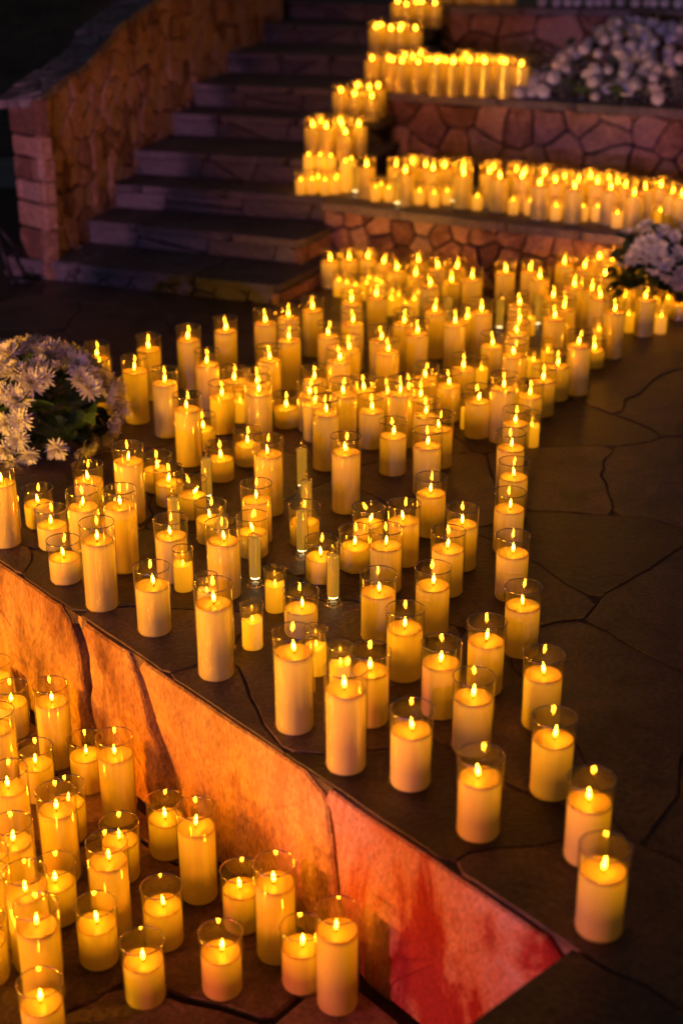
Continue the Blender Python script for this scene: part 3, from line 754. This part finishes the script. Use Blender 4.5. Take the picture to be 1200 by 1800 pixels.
# labels: size, place, and rank within that place
ZTXT = {'pit': 'on the sunken floor', 'ledge1': 'on the lowest stone ledge', 'step3': 'at the stair end of the lowest ledge', 'step4': 'on the fourth stair step',
        'step5': 'on the fifth stair step', 'step7': 'on the seventh stair step', 'step8': 'on the eighth stair step', 'ledge2': 'on the middle stone ledge', 'ledge3': 'on the uppermost ledge'}
def band(px, py):
    for lo, txt in BANDS:
        if py > lo: return txt
BANDS = [(1240, 'at the terrace tip'), (1080, 'along the near terrace edge'), (980, 'just behind the near terrace edge'), (900, 'beside the foremost clear tapers'),
         (820, 'level with the foot of the left bouquet'), (740, 'just beyond the clear tapers'), (690, 'level with the heart of the left bouquet'), (650, 'in the dense middle'),
         (600, 'level with the top of the left bouquet'), (555, 'in the upper middle'), (520, 'towards the far wall'), (480, 'in the second rank from the wall'), (-1, 'in the rank next to the wall')]
def band_old(px, py):
    if py > 1240: return 'at the near tip of the terrace'
    if py > 1080: return 'along the near edge of the terrace'
    if py > 980: return 'just behind the near edge of the terrace'
    if py > 900: return 'in the row of the foremost clear tapers'
    if py > 820: return 'level with the bottom of the left bouquet'
    if py > 740: return 'in the sparse rows behind the clear tapers'
    if py > 690: return 'level with the middle of the left bouquet'
    if py > 650: return 'in the dense middle of the crowd'
    if py > 600: return 'level with the top of the left bouquet'
    if py > 555: return 'in the upper middle of the crowd'
    if py > 520: return 'in the far part of the crowd'
    if py > 480: return 'in the second rank from the stone wall'
    return 'in the rank next to the stone wall'
KW = {'pillar': 'glassed pillar candle', 'votive': 'amber votive candle', 'taper': 'clear acrylic taper candle'}
groups = {}
for r in records:
    o, kind, cls, lean, px, py, zone, group = r
    where = band(px, py) if zone == 'field' else ZTXT[zone]
    if zone == 'pit': where += (' at its far end' if py < 1350 else ' in its middle' if py < 1540 else ' nearest the viewer')
    size = WORD.get(cls, '') if kind == 'pillar' else ('tall' if cls == 'tall' else 'small')
    groups.setdefault((size+' '+KW[kind], where), []).append(r)
for (what, where), rs_ in groups.items():
    rs_.sort(key=lambda r: r[4]); n = len(rs_)
    for i, r in enumerate(rs_):
        o, kind, cls, lean, px, py, zone, group = r
        if lean: lab = what.replace('pillar candle', 'candle with tilted flame')
        elif kind == 'taper': lab = what.replace('clear acrylic', 'clear')
        else: lab = what
        if n == 1: lab = 'the only '+lab+' '+where
        else:
            k = i+1
            pos = 'leftmost' if k == 1 else 'rightmost' if k == n else ORD[k]+' from the left' if k <= n/2+1 or n-k > 12 else ORD[n-k+1]+' from the right'
            lab = lab+' '+where+', '+pos
        tag(o, lab, 'candle', group)

# ------------------------------------------------------------------ flowers
def petal_mat(name, col, cc):
    m, t, b = mat(name)
    oi = N(t, 'ShaderNodeObjectInfo'); cr = N(t, 'ShaderNodeValToRGB')
    cr.color_ramp.elements[0].color = (*[c*.82 for c in col], 1); cr.color_ramp.elements[1].color = (*col, 1)
    t.links.new(oi.outputs['Random'], cr.inputs['Fac']); t.links.new(cr.outputs['Color'], b.inputs['Base Color'])
    b.inputs['Roughness'].default_value = .55
    b.inputs['Subsurface Weight'].default_value = 0
    return m
M_PETAL = petal_mat('white_petal', (.88, .82, .72), 0)
M_HEART = simple('yellow_flower_centre', (.62, .50, .06), .7)
M_LEAF = stone_mat('flower_leaf', [(.02, .045, .015), (.045, .09, .025), (.07, .12, .04)], .5, 20, .3, 60, .5)
M_STEM = simple('green_stem', (.05, .09, .03), .6)
def chrys_mesh(seed, R=.036, n=(9, 13, 16, 17, 15), spiky=1.0):
    r = random.Random(seed); vs = []; fs = []; mi = []
    for L, k in enumerate(n):
        el = (1.15-.33*L)+r.uniform(-.05, .05)               # inner petals upright, outer flat or drooping
        ln = R*(.58+.16*L)
        for i in range(k):
            a = 2*pi*(i+r.uniform(-.3, .3))/k+L*.4; e = el+r.uniform(-.18, .18); l = ln*r.uniform(.85, 1.12); w = R*.10*(1.3 if spiky < 1 else 1)*r.uniform(.8, 1.2)
            ca, sa = cos(a), sin(a); cvec = (-sa, ca)
            b0 = len(vs)
            for s, ww, bend in ((.08, .55, 0), (.45, 1, -.02), (.8, .85, .02), (1.0, .12, .09)):
                rr = l*s*cos(e); zz = l*s*sin(e)+bend*l*2
                vs.append((ca*rr+cvec[0]*w*ww, sa*rr+cvec[1]*w*ww, zz)); vs.append((ca*rr-cvec[0]*w*ww, sa*rr-cvec[1]*w*ww, zz+.0005))
            for s in range(3): q = b0+s*2; fs.append((q, q+1, q+3, q+2)); mi.append(0)
    v2, f2 = lathe([(R*.18, R*.02), (R*.17, R*.16), (R*.1, R*.25), (0, R*.27)], 8); b0 = len(vs); vs += v2; fs += [tuple(i+b0 for i in f) for f in f2]; mi += [1]*len(f2)
    return make_mesh('blossom', vs, fs, [M_PETAL, M_HEART], False, mi)
def pompon_mesh(seed, R=.029):
    r = random.Random(seed); vs = []; fs = []
    n = 90
    for i in range(n):
        z = 1-1.75*(i+.5)/n; a = i*2.39996; rr = sqrt(max(0, 1-z*z))
        d = Vector((rr*cos(a), rr*sin(a), z)); t1 = d.cross(UP).normalized() if abs(z) < .95 else Vector((1, 0, 0)); t2 = d.cross(t1)
        w = R*.20; c = d*R*r.uniform(.93, 1.05)
        b0 = len(vs)
        vs += [tuple(c-t1*w), tuple(c+t2*w*1.1+d*R*.03), tuple(c+t1*w), tuple(c-t2*w*1.1-d*R*.10), tuple(d*R*.45)]
        fs += [(b0, b0+1, b0+2, b0+3), (b0, b0+3, b0+4), (b0+3, b0+2, b0+4)]
    v2, f2 = lathe([(0, -R*.8)]+[(R*.86*cos(t_), R*.86*sin(t_)) for t_ in (-1, -.5, 0, .5, 1)]+[(0, R*.86)], 10); b0 = len(vs)
    vs += v2; fs += [tuple(i+b0 for i in f) for f in f2]
    return make_mesh('blossom', vs, fs, [M_PETAL], True)
def leaf_mesh():
    vs = []; fs = []
    for i, (s, w) in enumerate(((0, .05), (.25, .32), (.5, .38), (.75, .26), (1, .02))):
        z = .12*sin(s*pi)-.12*s
        vs += [(-w*.045, s*.06, z*.06+.003*abs(w)), (0, s*.06, z*.06-.002), (w*.045, s*.06, z*.06+.003*abs(w))]
    for i in range(4):
        q = i*3; fs += [(q, q+1, q+4, q+3), (q+1, q+2, q+5, q+4)]
    return make_mesh('leaf', vs, fs, [M_LEAF], True)
CHR = [chrys_mesh(i) for i in range(5)]; POM = [pompon_mesh(i) for i in range(3)]; LEAF = leaf_mesh()
def aim(d): return Vector(d).to_track_quat('Z', 'Y').to_euler()
def ell_hit(px, py, C, R):
    o = Vector((0, 0, CAM_H)); d = ray(px, py)
    oo = Vector(((o.x-C.x)/R[0], (o.y-C.y)/R[1], (o.z-C.z)/R[2])); dd = Vector((d.x/R[0], d.y/R[1], d.z/R[2]))
    A = dd.dot(dd); B = 2*oo.dot(dd); Cc = oo.dot(oo)-1; D = B*B-4*A*Cc
    t = (-B-sqrt(D))/(2*A) if D > 0 else -B/(2*A)
    return o+d*t
rf = random.Random(8)
def arrangement(name, label, C, R, pts, base, nleaf, meshes, size=1.0, extra=0, stems=True):
    e = empty(name, base); tag(e, label, 'flowers')
    # dark foliage heart
    def put(p, nrm, me, nm, sc):
        o = part(nm, me, e, p-base, aim(nrm)); o.rotation_euler.rotate_axis('Z', rf.uniform(0, 6.28)); o.scale = (sc,)*3; return o
    spots = []
    for px, py in pts:
        p = ell_hit(px, py, C, R); spots.append(p)
    for _ in range(extra):           # blossoms round the back and sides
        a = rf.uniform(0, 2*pi); z = rf.uniform(.0, .95); q = Vector((cos(a)*sqrt(1-z*z), abs(sin(a))*sqrt(1-z*z), z))
        spots.append(Vector((C.x+q.x*R[0], C.y+q.y*R[1], C.z+q.z*R[2])))
    for p in spots:
        nrm = Vector(((p.x-C.x)/R[0]**2, (p.y-C.y)/R[1]**2, (p.z-C.z)/R[2]**2)).normalized()+Vector([rf.uniform(-.45, .45) for _ in range(3)])
        put(p, nrm, rf.choice(meshes), 'blossom', size*rf.uniform(.8, 1.15))
        if stems:
            q = C+(p-C)*.35; L = (p-q).length
            v, f = lathe([(.0016, 0), (.0013, 1)], 5)
            o = part('stem', ME_STEM, e, q-base, aim(p-q)); o.scale = (1, 1, L)
    for _ in range(nleaf):
        a = rf.uniform(0, 2*pi); z = rf.uniform(-.7, .9); k = rf.uniform(.55, .93); q = Vector((cos(a)*sqrt(1-z*z), sin(a)*sqrt(1-z*z), z))
        p = Vector((C.x+q.x*R[0]*k, C.y+q.y*R[1]*k, max(C.z+q.z*R[2]*k, base.z+.012)))
        o = part('leaf', LEAF, e, p-base, (rf.uniform(-.9, .9), rf.uniform(-.9, .9), rf.uniform(0, 6.28))); o.scale = (rf.uniform(.8, 1.5),)*3
    return e
ME_STEM = make_mesh('stem', *lathe([(.0017, 0), (.0013, 1)], 5), [M_STEM])
left_pts = [(57, 673), (17, 620), (45, 612), (92, 618), (118, 625), (138, 640), (22, 655), (5, 690), (70, 642), (100, 645), (142, 665), (158, 682), (35, 740), (8, 745), (5, 790), (30, 772), (50, 800),
            (100, 790), (45, 832), (92, 830), (112, 836), (150, 790), (185, 770), (196, 755), (160, 780), (205, 682), (190, 702), (198, 738), (215, 722), (60, 605), (30, 700), (12, 830), (25, 815), (2, 640), (78, 665), (185, 672), (128, 806), (206, 706), (160, 655), (40, 655), (75, 618)]
Bc = un(70, 792, 0)
arrangement('flower_bouquet', 'low bouquet of white chrysanthemums with dark leaves on the terrace floor at the left', Vector((Bc.x-.02, Bc.y+.02, .125)), (.225, .20, .165), left_pts, Bc, 190, CHR, .95, 30)
right_pts = [(1108, 408), (1125, 402), (1098, 412), (1118, 440), (1140, 452), (1160, 435), (1175, 460), (1190, 445), (1150, 470), (1170, 482), (1195, 478), (1130, 428), (1185, 415), (1198, 400), (1135, 398), (1165, 405), (1145, 425), (1192, 500), (1112, 455), (1180, 492), (1160, 455)]
w, a, b, d, bk = W1
Rb = un(1172, 512, 0); v = sdist(Rb, W1)
if v < .17: Rb = Rb-bk*(.17-v)
arrangement('flower_bouquet', 'bouquet of white daisies and chrysanthemums against the lowest retaining wall at the right edge', Vector((Rb.x+.09, Rb.y, .18)), (.15, .12, .17), right_pts, Vector((Rb.x, Rb.y, 0)), 150, CHR, .78, 4)
# mound of pompons and daisies on the middle terrace
rm = random.Random(12)
w, a, b, d, bk = W2
mb = un(1060, 150, T2)
mound = empty('flower_mound', mb); tag(mound, 'long mound of white pompon and spiky chrysanthemums on the middle terrace at the upper right', 'flowers')
s0 = (un(935, 175, T2)-a).dot(d)
cnt = 0
for i in range(300):
    s = s0+rm.uniform(-.12, 1.6); f = rm.random(); bkd = .05+f*.95
    h = .03+.23*sin(min(1, f*1.25)*pi/2)*(1 if s > s0+.1 else max(.15, (s-s0+.15)/.25))+rm.uniform(-.03, .03)
    p = a+d*s+bk*bkd+UP*(T2+max(h, .028))
    pom = rm.random() < (.85 if f < .6 else .35)
    o = part('blossom', rm.choice(POM) if pom else rm.choice(CHR), mound, p-mb, (rm.uniform(-.5, .9), rm.uniform(-.5, .5), rm.uniform(0, 6)))
    k = rm.uniform(.8, 1.15)*(1 if pom else 1.25); o.scale = (k, k, k)
for i in range(150):
    s = s0+rm.uniform(-.1, 1.6); f = rm.random(); bkd = .06+f*.9
    p = a+d*s+bk*bkd+UP*(T2+rm.uniform(.02, .04+.2*f))
    o = part('leaf', LEAF, mound, p-mb, (rm.uniform(-1, 1), rm.uniform(-1, 1), rm.uniform(0, 6.28))); o.scale = (rm.uniform(1, 1.8),)*3
# cloud of baby's breath between the blossoms: nobody could count it
vs = []; fs = []
for i in range(5200):
    s = s0+rm.uniform(-.28, 1.6); f = rm.random()**1.3; bkd = .02+f*.9
    h = rm.uniform(.0, .10+.26*f)
    p = a+d*s+bk*bkd+UP*(T2+h)-mb
    r = rm.uniform(.0016, .0030); b0 = len(vs)
    vs += [tuple(p+Vector(q)*r) for q in ((1, 0, 0), (-.5, .87, 0), (-.5, -.87, 0), (0, 0, 1.2), (0, 0, -1.2))]
    fs += [(b0, b0+1, b0+3), (b0+1, b0+2, b0+3), (b0+2, b0, b0+3), (b0+1, b0, b0+4), (b0+2, b0+1, b0+4), (b0, b0+2, b0+4)]
o = mesh_obj('babys_breath', vs, fs, M_PETAL, mound); o['kind'] = 'stuff'
# row of blossoms along the top ledge
w3, a3, b3, d3, bk3 = W3
tb = un(1080, 8, T3); trow = empty('flower_row', tb); tag(trow, 'row of white pompon flowers along the uppermost ledge at the top edge', 'flowers')
for i in range(26):
    s = (un(955, 12, T3)-a3).dot(d3)+i*.062+rm.uniform(-.02, .02)
    p = a3+d3*s+bk3*rm.uniform(.05, .14)+UP*(T3+.03)
    o = part('blossom', rm.choice(POM), trow, p-tb, (rm.uniform(-.4, .4), rm.uniform(-.4, .4), 0)); o.scale = (.95,)*3

# ------------------------------------------------------------------ stage light on a stand at the far left
M_BLACK = simple('black_metal', (.012, .012, .012), .5)
def bar(name, p, q, r, m, parent):
    p = Vector(p); q = Vector(q); v, f = lathe([(0, 0), (r, 0), (r, (q-p).length), (0, (q-p).length)], 8)
    o = mesh_obj(name, v, f, m, parent, True); o.location = p-parent.location; o.rotation_euler = aim(q-p); return o
lb = un(18, 497, 0)
lst = empty('lamp_stand', lb); tag(lst, 'black tripod lamp stand cut off by the left edge beside the stair wall', 'lamp stand')
hub = lb+Vector((-.06, .05, .24))
bar('pole', hub-UP*.18, hub+UP*.9, .012, M_BLACK, lst)
for q in (lb+Vector((.02, -.03, 0)), lb+Vector((.075, .14, 0)), lb+Vector((-.27, .08, 0))):
    bar('leg', hub, q+UP*.012, .010, M_BLACK, lst); f_ = bar('foot', q, q+UP*.02, .016, M_BLACK, lst)
bar('brace', lb+Vector((.02, -.03, .02)), lb+Vector((.10, -.02, .006)), .012, M_BLACK, lst)
